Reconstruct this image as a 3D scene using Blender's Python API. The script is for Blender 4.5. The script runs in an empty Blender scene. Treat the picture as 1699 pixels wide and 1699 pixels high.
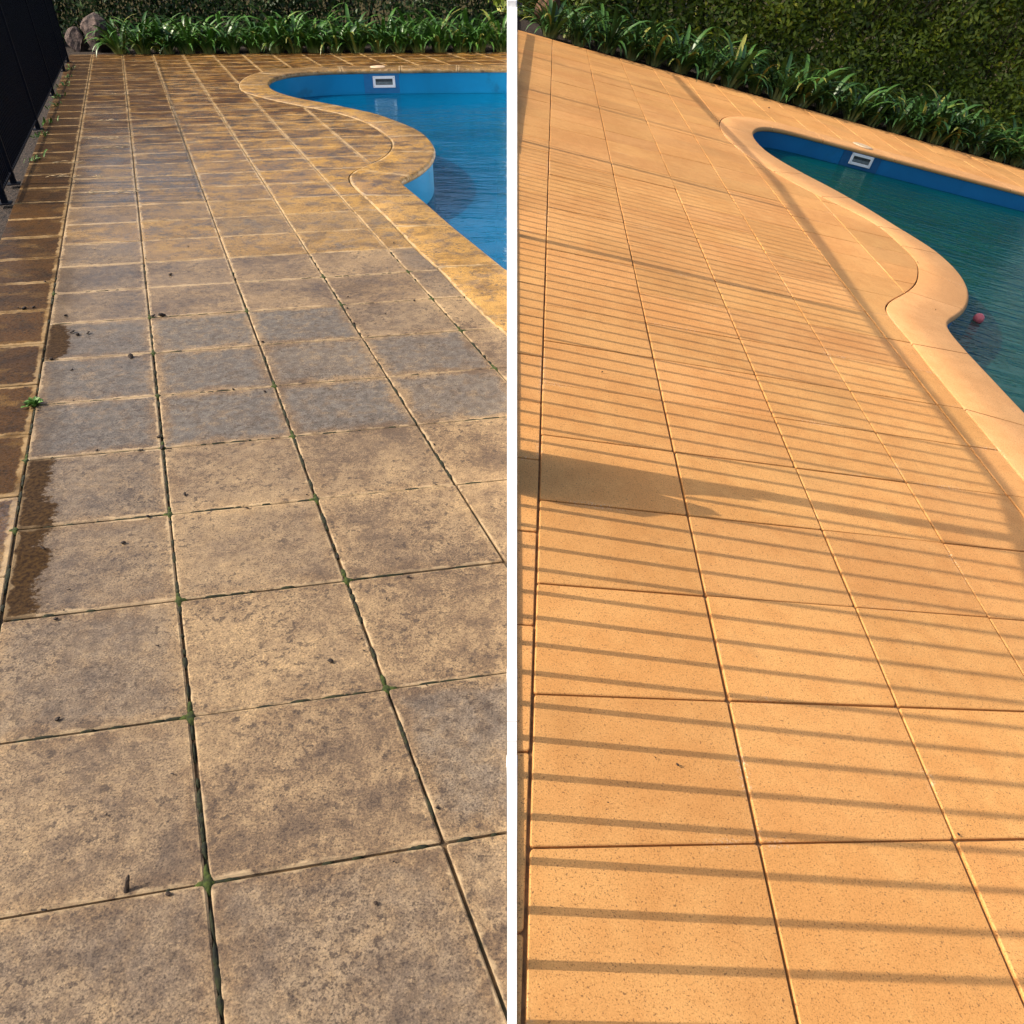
import bpy, bmesh, math, random
import numpy as np
from mathutils import Vector, Matrix
from mathutils.geometry import delaunay_2d_cdt

random.seed(7)
scn = bpy.context.scene
COL = scn.collection

# ------------------------------------------------------------------ camera
CAM_H = 1.5411
cam_d = bpy.data.cameras.new('camera')
cam = bpy.data.objects.new('camera', cam_d)
COL.objects.link(cam)
cam.location = (0, 0, CAM_H)
cam.rotation_euler = (math.radians(53.98), 0, 0)
cam_d.sensor_width = 36.0
cam_d.lens = 36.0 * 1300 / 1699
cam_d.clip_start = 0.05
cam_d.clip_end = 500
scn.camera = cam

# ------------------------------------------------------------------ light
# the second terrace is laid on a slope: local frame of its paving
O_R = Vector((0.0, 0.6046, 0.0))
XR = Vector((0.970017, 0.008986, -0.24287))
YR = Vector((0.0, 0.999316, 0.036974))
ZR = Vector((0.243036, -0.035865, 0.969354))
MR = Matrix(((XR.x, YR.x, ZR.x, O_R.x), (XR.y, YR.y, ZR.y, O_R.y), (XR.z, YR.z, ZR.z, O_R.z), (0, 0, 0, 1)))
ML = Matrix.Identity(4)
BAR = (0.9979, 0.065)             # way the baluster shadows run on the slope
REACH = 2.45 / 1.5                # shadow length per metre of fence
bw = XR * BAR[0] + YR * BAR[1]
SUN = (Vector((0, 0, 1)) - bw * REACH).normalized()
sun_el = math.asin(SUN.z)
sun_az = math.atan2(SUN.x, SUN.y)

world = bpy.data.worlds.new('World')
scn.world = world
world.use_nodes = True
wn = world.node_tree
wn.nodes.clear()
sky = wn.nodes.new('ShaderNodeTexSky')
sky.sky_type = 'NISHITA'
sky.sun_disc = False
sky.sun_elevation = sun_el
sky.sun_rotation = sun_az
sky.air_density = 1.0
sky.dust_density = 5.0
sky.ozone_density = 0.6
bg = wn.nodes.new('ShaderNodeBackground')
bg.inputs['Strength'].default_value = 0.145
wo = wn.nodes.new('ShaderNodeOutputWorld')
wn.links.new(sky.outputs[0], bg.inputs[0])
wn.links.new(bg.outputs[0], wo.inputs[0])

sun_d = bpy.data.lights.new('sun', 'SUN')
sun_d.energy = 3.4
sun_d.angle = math.radians(0.5)
sun_d.color = (1.0, 0.90, 0.76)
sun = bpy.data.objects.new('sun', sun_d)
COL.objects.link(sun)
sun.rotation_euler = SUN.to_track_quat('Z', 'Y').to_euler()

vs = scn.view_settings
vs.view_transform = 'Standard'
vs.look = 'None'
vs.exposure = 0.66
vs.gamma = 1.0
vs.use_curve_mapping = False


# ------------------------------------------------------------------ helpers
def tag(o, label=None, cat=None, group=None, kind=None):
    if label: o['label'] = label
    if cat: o['category'] = cat
    if group: o['group'] = group
    if kind: o['kind'] = kind
    return o


def mesh_obj(name, me, mat=None, parent=None, M=None):
    o = bpy.data.objects.new(name, me)
    if mat and len(me.materials) == 0:
        me.materials.append(mat)
    COL.objects.link(o)
    if parent is not None:
        o.parent = parent
    if M is not None:
        o.matrix_world = M
    return o


def empty(name, M):
    o = bpy.data.objects.new(name, None)
    COL.objects.link(o)
    o.empty_display_size = 0.1
    o.matrix_world = M
    return o


def pydata(name, verts, faces, mat=None, smooth=False):
    me = bpy.data.meshes.new(name)
    me.from_pydata([tuple(v) for v in verts], [], faces)
    if mat: me.materials.append(mat)
    if smooth:
        me.polygons.foreach_set('use_smooth', [True] * len(me.polygons))
    me.update()
    return me


class MB:
    def __init__(self):
        self.v = []; self.f = []

    def add(self, verts, faces):
        n = len(self.v)
        self.v += [tuple(p) for p in verts]
        self.f += [tuple(n + k for k in f) for f in faces]

    def box(self, c, s, R=None):
        x, y, z = s[0] / 2, s[1] / 2, s[2] / 2
        vs_ = [Vector((a * x, b * y, d * z)) for a in (-1, 1) for b in (-1, 1) for d in (-1, 1)]
        if R: vs_ = [R @ v for v in vs_]
        c = Vector(c)
        self.add([v + c for v in vs_], [(0, 1, 3, 2), (4, 6, 7, 5), (0, 4, 5, 1), (2, 3, 7, 6), (0, 2, 6, 4), (1, 5, 7, 3)])

    def mesh(self, name, mat=None, smooth=False):
        return pydata(name, self.v, self.f, mat, smooth)


def catmull(pts, step=0.04):
    P = [Vector(p) for p in pts]
    P = [2 * P[0] - P[1]] + P + [2 * P[-1] - P[-2]]
    out = []
    for k in range(1, len(P) - 2):
        a, b, c, d = P[k - 1:k + 3]
        # centripetal parametrisation keeps the bends clean
        t0 = 0.0
        t1 = t0 + (b - a).length ** 0.5
        t2 = t1 + (c - b).length ** 0.5
        t3 = t2 + (d - c).length ** 0.5
        n = max(1, int((c - b).length / step))
        for q in range(n):
            t = t1 + (t2 - t1) * q / n
            A1 = a * ((t1 - t) / (t1 - t0)) + b * ((t - t0) / (t1 - t0))
            A2 = b * ((t2 - t) / (t2 - t1)) + c * ((t - t1) / (t2 - t1))
            A3 = c * ((t3 - t) / (t3 - t2)) + d * ((t - t2) / (t3 - t2))
            B1 = A1 * ((t2 - t) / (t2 - t0)) + A2 * ((t - t0) / (t2 - t0))
            B2 = A2 * ((t3 - t) / (t3 - t1)) + A3 * ((t - t1) / (t3 - t1))
            out.append(B1 * ((t2 - t) / (t2 - t1)) + B2 * ((t - t1) / (t2 - t1)))
    out.append(P[-2])
    # a light smoothing pass
    for _ in range(6):
        out = [out[0]] + [(out[k - 1] + out[k] * 2 + out[k + 1]) / 4 for k in range(1, len(out) - 1)] + [out[-1]]
    return out


def resample(pts, n):
    L = [0.0]
    for a, b in zip(pts, pts[1:]): L.append(L[-1] + (b - a).length)
    out = []
    k = 0
    for q in range(n):
        s = L[-1] * q / (n - 1)
        while k < len(L) - 2 and L[k + 1] < s: k += 1
        t = (s - L[k]) / max(1e-9, L[k + 1] - L[k])
        out.append(pts[k].lerp(pts[k + 1], min(1, max(0, t))))
    return out


# ------------------------------------------------------------------ shader helper
class NB:
    def __init__(self, name, sss=False):
        self.m = bpy.data.materials.new(name)
        self.m.use_nodes = True
        self.t = self.m.node_tree
        self.t.nodes.clear()
        self.out = self.t.nodes.new('ShaderNodeOutputMaterial')

    def n(self, typ, **kw):
        nd = self.t.nodes.new(typ)
        for k, v in kw.items():
            if hasattr(nd, k) and k not in nd.inputs.keys():
                setattr(nd, k, v)
            else:
                self.set(nd, k.replace('_', ' '), v)
        return nd

    def set(self, nd, key, v):
        s = nd.inputs[key]
        if isinstance(v, bpy.types.NodeSocket): self.t.links.new(v, s)
        else:
            if s.type == 'RGBA' and len(v) == 3: v = (*v, 1)
            s.default_value = v

    def math(self, op, a, b=0.0, c=None, clamp=False):
        nd = self.t.nodes.new('ShaderNodeMath'); nd.operation = op; nd.use_clamp = clamp
        for k, v in enumerate((a, b, c)):
            if v is None: continue
            if isinstance(v, bpy.types.NodeSocket): self.t.links.new(v, nd.inputs[k])
            else: nd.inputs[k].default_value = v
        return nd.outputs[0]

    def sstep(self, x, a, b, lo=0.0, hi=1.0):
        nd = self.t.nodes.new('ShaderNodeMapRange'); nd.interpolation_type = 'SMOOTHSTEP'
        self.t.links.new(x, nd.inputs[0])
        for k, v in zip((1, 2, 3, 4), (a, b, lo, hi)): nd.inputs[k].default_value = v
        return nd.outputs[0]

    def mix(self, fac, a, b, mode='MIX'):
        nd = self.t.nodes.new('ShaderNodeMix'); nd.data_type = 'RGBA'; nd.blend_type = mode
        for k, v in ((0, fac), (6, a), (7, b)):
            if isinstance(v, bpy.types.NodeSocket): self.t.links.new(v, nd.inputs[k])
            else: nd.inputs[k].default_value = v if k == 0 else (*v, 1)
        return nd.outputs[2]

    def noise(self, scale, detail=4, rough=0.55, vec=None, dist=0.0, col=False):
        nd = self.t.nodes.new('ShaderNodeTexNoise')
        nd.inputs['Scale'].default_value = scale; nd.inputs['Detail'].default_value = detail
        nd.inputs['Roughness'].default_value = rough; nd.inputs['Distortion'].default_value = dist
        if vec is not None: self.t.links.new(vec, nd.inputs['Vector'])
        return nd.outputs[1 if col else 0]

    def ramp(self, x, stops):
        nd = self.t.nodes.new('ShaderNodeValToRGB')
        e = nd.color_ramp.elements
        while len(e) > 1: e.remove(e[-1])
        e[0].position = stops[0][0]; e[0].color = (*stops[0][1], 1)
        for p, c in stops[1:]:
            q = e.new(p); q.color = (*c, 1)
        self.t.links.new(x, nd.inputs[0])
        return nd.outputs[0]

    def pos(self):
        return self.n('ShaderNodeNewGeometry').outputs['Position']

    def scaled(self, vec, s):
        nd = self.t.nodes.new('ShaderNodeMapping'); nd.inputs['Scale'].default_value = s
        self.t.links.new(vec, nd.inputs[0]); return nd.outputs[0]

    def bump(self, h, strength=0.3, dist=0.01, normal=None):
        nd = self.t.nodes.new('ShaderNodeBump')
        nd.inputs['Strength'].default_value = strength; nd.inputs['Distance'].default_value = dist
        self.t.links.new(h, nd.inputs['Height'])
        if normal is not None: self.t.links.new(normal, nd.inputs['Normal'])
        return nd.outputs[0]

    def finish(self, color, rough=0.7, normal=None, metal=0.0, coat=None, coat_rough=0.1, spec=0.5):
        p = self.t.nodes.new('ShaderNodeBsdfPrincipled')
        for k, v in (('Base Color', color), ('Roughness', rough), ('Metallic', metal), ('Coat Weight', coat), ('Coat Roughness', coat_rough), ('Normal', normal), ('Specular IOR Level', spec)):
            if v is None: continue
            self.set(p, k, v)
        self.t.links.new(p.outputs[0], self.out.inputs[0])
        return self.m


def edge_distance(b, w, d):
    uv = b.n('ShaderNodeUVMap').outputs[0]
    s = b.n('ShaderNodeSeparateXYZ'); b.t.links.new(uv, s.inputs[0])
    u, v = s.outputs[0], s.outputs[1]
    eu = b.math('MULTIPLY', b.math('MINIMUM', u, b.math('SUBTRACT', 1.0, u)), w)
    ev = b.math('MULTIPLY', b.math('MINIMUM', v, b.math('SUBTRACT', 1.0, v)), d)
    return b.math('MINIMUM', eu, ev), u, v


def mat_weathered(name, coping=False):
    """stained, damp pavers of the first terrace; the object colour says how grey / golden / wet each one is"""
    b = NB(name)
    P = b.pos()
    oi = b.n('ShaderNodeObjectInfo')
    sc = b.n('ShaderNodeSeparateColor'); b.t.links.new(oi.outputs['Color'], sc.inputs[0])
    grey, gold, wet, wedge = sc.outputs[0], sc.outputs[1], sc.outputs[2], oi.outputs['Alpha']
    edge, u, v = edge_distance(b, 0.48, 0.455) if not coping else edge_distance(b, 0.6, 0.4)
    big = b.noise(1.7, 3, 0.5, P)
    mid = b.noise(8, 8, 0.72, P, 0.3)
    mid2 = b.noise(17, 6, 0.7, P, 0.5)
    blot = b.noise(24, 6, 0.68, P, 0.2)
    fine = b.noise(75, 4, 0.6, P)
    grain = b.noise(215, 3, 0.75, P)
    soak = b.sstep(b.math('ADD', wet, b.math('MULTIPLY', b.math('SUBTRACT', b.noise(1.9, 5, 0.65, b.scaled(P, (1, 1.5, 1))), 0.5), 0.9)), 0.92, 1.30)
    cloud = b.math('ADD', b.math('MULTIPLY', mid, 0.46), b.math('MULTIPLY', big, 0.54))
    cloud = b.math('ADD', cloud, b.math('ADD', b.math('MULTIPLY', b.math('SUBTRACT', blot, 0.5), 0.36), b.math('MULTIPLY', b.math('SUBTRACT', fine, 0.5), 0.20)))
    base = b.ramp(cloud, [(0.385, (0.088, 0.058, 0.037)), (0.455, (0.148, 0.098, 0.056)), (0.545, (0.232, 0.158, 0.086)), (0.65, (0.320, 0.220, 0.114))])
    # grey algae film that keeps off the edges
    e2 = b.math('ADD', edge, b.math('MULTIPLY', b.math('SUBTRACT', mid, 0.5), 0.22))
    gm = b.math('MULTIPLY', b.math('MULTIPLY', b.sstep(e2, 0.004, 0.060), grey), b.sstep(mid2, 0.30, 0.56, 0.45, 1.0))
    base = b.mix(gm, base, b.mix(b.sstep(blot, 0.40, 0.60), (0.078, 0.068, 0.060), (0.120, 0.107, 0.095)))
    # golden lichen stain
    go = b.math('MULTIPLY', gold, b.sstep(mid, 0.36, 0.54, 0.15, 1.0))
    base = b.mix(go, base, (0.42, 0.225, 0.024))
    dk = b.math('MULTIPLY', gold, b.sstep(b.noise(4.3, 6, 0.65, b.scaled(P, (1, 1.6, 1))), 0.50, 0.62, 0.0, 0.85))
    base = b.mix(dk, base, (0.080, 0.038, 0.008))
    # dark splashes
    sp = b.math('MULTIPLY', b.sstep(b.noise(42, 5, 0.68, P), 0.53, 0.61), b.sstep(b.noise(5.0, 3, 0.55, P), 0.42, 0.56, 0.15, 1.0))
    base = b.mix(b.math('MULTIPLY', sp, 0.85), base, (0.052, 0.036, 0.026))
    pit = b.math('MULTIPLY', b.sstep(b.noise(135, 4, 0.65, P), 0.545, 0.61), b.sstep(b.noise(3.6, 4, 0.6, P), 0.38, 0.60, 0.25, 1.0))
    base = b.mix(b.math('MULTIPLY', pit, 0.80), base, (0.044, 0.030, 0.022))
    # sand grains
    base = b.mix(1.0, base, b.ramp(grain, [(0.35, (0.42, 0.39, 0.36)), (0.46, (0.94, 0.93, 0.92)), (0.56, (1.12, 1.10, 1.06)), (0.67, (1.65, 1.58, 1.42))]), 'MULTIPLY')
    # rim rubbed pale
    er = b.math('MULTIPLY', b.sstep(b.math('ADD', edge, b.math('SUBTRACT', b.math('MULTIPLY', b.math('SUBTRACT', mid2, 0.5), 0.06), b.math('MULTIPLY', b.math('MINIMUM', wet, 1.0), 0.017))), 0.012, 0.002), 0.55 if not coping else 0.6)
    er = b.math('MULTIPLY', er, b.sstep(b.noise(6, 3, 0.6, P), 0.34, 0.58, 0.35, 1.0))
    base = b.mix(er, base, (0.47, 0.345, 0.195))
    # standing damp
    wm = b.math('MINIMUM', b.math('MULTIPLY', wet, b.sstep(b.noise(3.1, 6, 0.62, b.scaled(P, (1, 1.7, 1))), 0.34, 0.60, 0.45, 1.0)), 1.0)
    base = b.mix(b.math('MULTIPLY', b.math('POWER', wm, 1.7), b.math('SUBTRACT', 1.0, b.math('MULTIPLY', er, 1.2), None, True)), base, b.mix(1.0, base, (0.31, 0.232, 0.100), 'MULTIPLY'))
    base = b.mix(b.math('MULTIPLY', soak, b.math('SUBTRACT', 0.9, er, None, True)), base, b.mix(1.0, base, (0.68, 0.62, 0.45), 'MULTIPLY'))
    # soaked strip along the left joint, dark fence reflection painted into its brown
    wl = b.math('ADD', u, b.math('MULTIPLY', b.math('SUBTRACT', b.noise(30, 6, 0.75, b.scaled(P, (1, 1.4, 1))), 0.5), 0.30))
    wl = b.math('ADD', wl, b.math('MULTIPLY', b.math('SUBTRACT', b.noise(6, 2, 0.5, P), 0.5), 0.30))
    ws = b.math('MULTIPLY', b.math('ADD', b.math('MULTIPLY', b.sstep(wl, 0.215, 0.185), 0.72), b.math('MULTIPLY', b.sstep(b.math('ADD', wl, b.math('MULTIPLY', b.math('SUBTRACT', fine, 0.5), 0.2)), 0.33, 0.18), 0.28)), wedge)
    base = b.mix(b.math('MULTIPLY', ws, b.math('SUBTRACT', 1.0, b.math('MULTIPLY', er, 0.7))), base, b.mix(b.sstep(fine, 0.35, 0.7), (0.018, 0.008, 0.002), (0.056, 0.028, 0.006)))
    film = b.math('MULTIPLY', wm, b.math('SUBTRACT', 1.0, b.math('MULTIPLY', soak, 0.80)))
    film = b.math('MULTIPLY', film, b.math('SUBTRACT', 1.0, b.math('MULTIPLY', ws, 0.75)))
    film = b.math('MULTIPLY', film, b.sstep(fine, 0.32, 0.58, 0.30, 1.0))
    hgt = b.math('ADD', b.math('MULTIPLY', grain, 0.35), b.math('ADD', b.math('MULTIPLY', fine, 0.9), b.math('MULTIPLY', mid2, 1.0)))
    nrm = b.bump(hgt, 0.5, 0.0026)
    damp = b.math('MAXIMUM', b.math('MAXIMUM', wm, ws), soak)
    m_ = b.finish(base, b.math('SUBTRACT', 0.85, b.math('MULTIPLY', film, 0.25)), nrm, coat=film,
                  coat_rough=b.math('SUBTRACT', 0.34, b.math('MULTIPLY', film, 0.20)), spec=b.math('SUBTRACT', 0.38, b.math('MULTIPLY', damp, 0.28)))
    for nd in b.t.nodes:
        if nd.type == 'BSDF_PRINCIPLED': nd.inputs['Coat IOR'].default_value = 1.46
    return m_


def mat_clean(name, coping=False):
    """cleaned and resealed sand-coloured pavers of the second terrace"""
    b = NB(name)
    P = b.pos()
    oi = b.n('ShaderNodeObjectInfo')
    rnd = oi.outputs['Random']
    edge, u, v = edge_distance(b, 0.55, 0.41)
    big = b.noise(1.6, 4, 0.55, P)
    mid = b.noise(12, 5, 0.6, P)
    grain = b.noise(300, 2, 0.6, P)
    c1, c2 = ((0.59, 0.276, 0.081), (0.67, 0.340, 0.110)) if not coping else ((0.585, 0.300, 0.106), (0.66, 0.355, 0.136))
    base = b.mix(b.sstep(b.math('ADD', b.math('MULTIPLY', big, 0.6), b.math('MULTIPLY', mid, 0.4)), 0.38, 0.62), c1, c2)
    tone = b.math('ADD', 0.90, b.math('MULTIPLY', rnd, 0.15))
    base = b.mix(1.0, base, b.n('ShaderNodeCombineColor', Red=tone, Green=b.math('ADD', tone, b.math('MULTIPLY', b.math('SUBTRACT', oi.outputs['Color'], 0.5), 0.05)), Blue=tone).outputs[0], 'MULTIPLY')
    base = b.mix(1.0, base, b.ramp(grain, [(0.30, (0.50, 0.45, 0.38)), (0.43, (0.97, 0.96, 0.95)), (0.60, (1.02, 1.02, 1.02)), (0.72, (1.25, 1.28, 1.36))]), 'MULTIPLY')
    dots = b.sstep(b.noise(190, 2, 0.5, P), 0.64, 0.68)
    base = b.mix(b.math('MULTIPLY', dots, 0.72), base, (0.115, 0.055, 0.025))
    # rough crumbs of grit near some edges
    cr = b.math('MULTIPLY', b.sstep(edge, 0.022, 0.006), b.sstep(b.noise(2.6, 2, 0.5, P), 0.55, 0.66))
    cr = b.math('MULTIPLY', cr, b.sstep(b.noise(150, 2, 0.5, P), 0.56, 0.60))
    base = b.mix(b.math('MULTIPLY', cr, 0.6), base, (0.66, 0.50, 0.34))
    ol = b.math('MULTIPLY', b.sstep(b.noise(1.15, 3, 0.5, P), 0.54, 0.70), 0.20)
    base = b.mix(ol, base, (0.33, 0.19, 0.065))
    tr = b.math('MULTIPLY', b.sstep(b.noise(7.5, 6, 0.7, P, 0.8), 0.60, 0.70), 0.16)
    base = b.mix(tr, base, (0.28, 0.15, 0.06))
    nrm = b.bump(b.math('ADD', b.math('MULTIPLY', grain, 0.6), b.math('MULTIPLY', b.noise(90, 3, 0.6, P), 0.7)), 0.35, 0.0016)
    return b.finish(base, 0.72, nrm, spec=0.3)


def mat_simple(name, c1, c2, scale=20, rough=0.8, bs=0.3, bd=0.01, detail=5, spec=0.4, lo=0.35, hi=0.65):
    b = NB(name)
    P = b.pos()
    n_ = b.noise(scale, detail, 0.6, P)
    return b.finish(b.mix(b.sstep(n_, lo, hi), c1, c2), rough, b.bump(n_, bs, bd), spec=spec)


def mat_joint_old(name):
    b = NB(name)
    P = b.pos()
    s = b.n('ShaderNodeSeparateXYZ'); b.t.links.new(P, s.inputs[0])
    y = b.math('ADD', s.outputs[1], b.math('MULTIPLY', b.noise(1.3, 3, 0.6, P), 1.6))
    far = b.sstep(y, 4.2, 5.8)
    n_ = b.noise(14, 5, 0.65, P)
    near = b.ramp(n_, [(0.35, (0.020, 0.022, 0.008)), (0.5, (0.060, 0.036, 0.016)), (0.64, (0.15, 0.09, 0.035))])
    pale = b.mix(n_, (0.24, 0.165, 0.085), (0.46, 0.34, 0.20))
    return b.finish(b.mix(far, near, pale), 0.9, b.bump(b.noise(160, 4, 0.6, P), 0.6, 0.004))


def mat_leaf(name, dark, light, base_tint, rough=0.38):
    b = NB(name)
    uv = b.n('ShaderNodeUVMap').outputs[0]
    s = b.n('ShaderNodeSeparateXYZ'); b.t.links.new(uv, s.inputs[0])
    rnd = b.n('ShaderNodeObjectInfo').outputs['Random']
    c = b.mix(rnd, dark, light)
    c = b.mix(b.sstep(s.outputs[1], 0.30, 0.0), c, base_tint)
    yl = b.math('MULTIPLY', b.sstep(rnd, 0.90, 0.97), 0.75)
    c = b.mix(yl, c, (0.30, 0.27, 0.06))
    rib = b.noise(90, 2, 0.5, b.scaled(uv, (1, 0.02, 1)))
    return b.finish(c, rough, b.bump(rib, 0.2, 0.004), spec=0.5)


def mat_hedge(name, dark, light, yellow):
    b = NB(name)
    r = b.n('ShaderNodeNewGeometry').outputs['Random Per Island']
    P = b.pos()
    cl = b.noise(2.2, 3, 0.6, P)
    c = b.mix(b.math('ADD', b.math('MULTIPLY', r, 0.6), b.math('MULTIPLY', b.sstep(cl, 0.35, 0.65), 0.4)), dark, light)
    c = b.mix(b.math('MULTIPLY', b.sstep(r, 0.80, 1.0), b.sstep(cl, 0.45, 0.65)), c, yellow)
    return b.finish(c, 0.5, spec=0.35)


def mat_water(name, tint, scale, strength, stretch, body, turbid):
    b = NB(name)
    P = b.pos()
    h = b.math('ADD', b.noise(scale, 4, 0.55, b.scaled(P, stretch), 0.6), b.math('MULTIPLY', b.noise(scale * 3.2, 3, 0.5, b.scaled(P, stretch), 0.3), 0.25))
    nrm = b.bump(h, strength, 0.06)
    fr = b.n('ShaderNodeFresnel', IOR=1.33); b.t.links.new(nrm, fr.inputs['Normal'])
    gl = b.n('ShaderNodeBsdfGlossy', Roughness=0.03, Normal=nrm)
    tr = b.n('ShaderNodeBsdfTransparent', Color=tint)
    df = b.n('ShaderNodeBsdfDiffuse', Color=b.mix(b.sstep(b.noise(0.9, 4, 0.6, P), 0.35, 0.7), body, tuple(x * 0.72 for x in body)))
    m0 = b.n('ShaderNodeMixShader'); m0.inputs[0].default_value = turbid
    b.t.links.new(tr.outputs[0], m0.inputs[1]); b.t.links.new(df.outputs[0], m0.inputs[2])
    mx = b.n('ShaderNodeMixShader')
    b.t.links.new(fr.outputs[0], mx.inputs[0]); b.t.links.new(m0.outputs[0], mx.inputs[1]); b.t.links.new(gl.outputs[0], mx.inputs[2])
    b.t.links.new(mx.outputs[0], b.out.inputs[0])
    return b.m


def mat_pool(name, wall, blotch):
    b = NB(name)
    P = b.pos()
    n_ = b.noise(1.1, 5, 0.6, P, 0.6)
    d = b.math('MULTIPLY', b.sstep(b.noise(2.4, 4, 0.6, b.scaled(P, (1, 0.5, 1))), 0.60, 0.72), 0.5)
    c = b.mix(b.sstep(n_, 0.35, 0.7), wall, tuple(x * 0.82 for x in wall))
    c = b.mix(d, c, blotch)
    return b.finish(c, 0.5, spec=0.15)


M_OLD = mat_weathered('weathered_paver')
M_OLDC = mat_weathered('weathered_coping', True)
M_NEW = mat_clean('clean_paver')
M_NEWC = mat_clean('clean_coping', True)
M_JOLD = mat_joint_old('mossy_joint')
M_JNEW = mat_simple('sandy_joint', (0.16, 0.085, 0.035), (0.30, 0.17, 0.07), 40, 0.9, 0.5, 0.004)
M_SOIL = mat_simple('mulch', (0.010, 0.007, 0.005), (0.060, 0.038, 0.024), 38, 0.95, 1.0, 0.05)
M_EARTH = mat_simple('earth', (0.04, 0.035, 0.02), (0.07, 0.06, 0.03), 3, 1.0, 0.3, 0.01, 5, 0.0)
M_WHITE = mat_simple('white_paint', (0.78, 0.78, 0.77), (0.83, 0.83, 0.82), 60, 0.45, 0.05, 0.001)
M_RENDER = mat_simple('white_render', (0.76, 0.76, 0.75), (0.84, 0.84, 0.83), 90, 0.8, 0.15, 0.002)
M_BLACK = mat_simple('black_powder_coat', (0.003, 0.004, 0.007), (0.004, 0.006, 0.012), 50, 0.6, 0.08, 0.001, 5, 0.08)
M_ROCK = mat_simple('garden_rock', (0.030, 0.022, 0.020), (0.13, 0.090, 0.075), 9, 0.9, 1.0, 0.05, 8)
M_ROCKB = mat_simple('brown_rock', (0.05, 0.024, 0.014), (0.15, 0.075, 0.040), 9, 0.9, 1.0, 0.05, 8)
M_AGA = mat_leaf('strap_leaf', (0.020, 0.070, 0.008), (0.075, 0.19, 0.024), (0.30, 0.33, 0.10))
M_AGAR = mat_leaf('strap_leaf_dark', (0.014, 0.046, 0.010), (0.062, 0.145, 0.028), (0.24, 0.27, 0.09))  # darker green leaf for the plants of the second terrace
M_HEDGE = mat_hedge('hedge_leaf', (0.030, 0.060, 0.004), (0.165, 0.225, 0.012), (0.40, 0.38, 0.025))
M_HEDGEL = mat_hedge('shrub_leaf', (0.012, 0.035, 0.005), (0.045, 0.095, 0.015), (0.09, 0.13, 0.02))
M_BARK = mat_simple('bark', (0.012, 0.009, 0.006), (0.04, 0.028, 0.018), 25, 0.9, 0.6, 0.02)
M_MOSS = mat_simple('moss', (0.005, 0.006, 0.003), (0.019, 0.022, 0.006), 60, 0.95, 0.7, 0.004)
M_WEED = mat_simple('weed_leaf', (0.05, 0.13, 0.015), (0.10, 0.20, 0.03), 40, 0.6)
M_BIT = mat_simple('plant_debris', (0.008, 0.005, 0.004), (0.035, 0.020, 0.012), 120, 0.8, 0.5, 0.002)
M_DRY = mat_simple('dry_straw', (0.30, 0.22, 0.12), (0.45, 0.35, 0.2), 60, 0.8)
M_POOLL = mat_pool('blue_pool_lining', (0.002, 0.215, 0.46), (0.005, 0.09, 0.17))
M_POOLR = mat_pool('dull_blue_pool_lining', (0.008, 0.15, 0.36), (0.010, 0.10, 0.16))
M_FLOORR = mat_pool('teal_pool_floor', (0.03, 0.50, 0.46), (0.02, 0.22, 0.22))
M_PANL = mat_simple('deep_blue_panel', (0.006, 0.13, 0.32), (0.007, 0.15, 0.36), 10, 0.4)
M_PANR = mat_simple('dull_blue_panel', (0.004, 0.075, 0.20), (0.005, 0.09, 0.23), 10, 0.4)
M_WATL = mat_water('blue_water', (0.36, 0.80, 0.88), 1.9, 0.30, (0.8, 2.0, 1), (0.0002, 0.104, 0.235), 0.75)
M_WATR = mat_water('teal_water', (0.20, 0.82, 0.76), 3.2, 0.40, (0.7, 2.6, 1), (0.0002, 0.072, 0.054), 0.88)
M_PLASTIC = mat_simple('white_plastic', (0.74, 0.76, 0.78), (0.80, 0.81, 0.82), 30, 0.35, 0.03, 0.001)
M_SLOT = mat_simple('dark_slot', (0.02, 0.03, 0.035), (0.05, 0.06, 0.065), 30, 0.6)
M_LID = mat_simple('cream_lid', (0.50, 0.36, 0.22), (0.60, 0.45, 0.29), 30, 0.6)
M_BALL = mat_simple('pink_rubber', (0.55, 0.11, 0.13), (0.66, 0.16, 0.17), 30, 0.45, 0.05, 0.002)

# ------------------------------------------------------------------ outlines of the two pools (metres, each in its terrace's plane)
LIN = catmull([(0, 13.50), (-.82, 13.47), (-1.67, 13.41), (-2.4, 13.33), (-2.9, 13.2), (-3.2, 12.95), (-3.33, 12.55), (-3.32, 12.15), (-3.24, 11.8), (-3.07, 11.38), (-2.776, 10.93), (-2.5, 10.63), (-2.17, 10.34), (-1.834, 10.005), (-1.508, 9.653), (-1.182, 9.147), (-.934, 8.687), (-.784, 8.209), (-.703, 7.775), (-.698, 7.38), (-.761, 6.99), (-.834, 6.77), (-.900, 6.62), (-.861, 6.53), (-.72, 6.201), (-.571, 5.836), (-.402, 5.406), (-.229, 5.001), (-.061, 4.605), (0.0, 4.46)])
LOUT = catmull([(0, 13.92), (-.84, 13.89), (-1.72, 13.84), (-2.6, 13.77), (-3.2, 13.6), (-3.58, 13.3), (-3.75, 12.8), (-3.74, 12.25), (-3.62, 11.68), (-3.423, 11.215), (-3.013, 10.69), (-2.5, 10.18), (-1.97, 9.69), (-1.56, 9.12), (-1.24, 8.4), (-1.14, 8.06), (-1.12, 7.65), (-1.166, 7.35), (-1.244, 7.15), (-1.315, 6.95), (-1.331, 6.75), (-1.268, 6.5), (-1.117, 6.149), (-.774, 5.33), (-.6, 4.89), (-.445, 4.55), (-.274, 4.12), (-.118, 3.76), (0.0, 3.53)])
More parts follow.
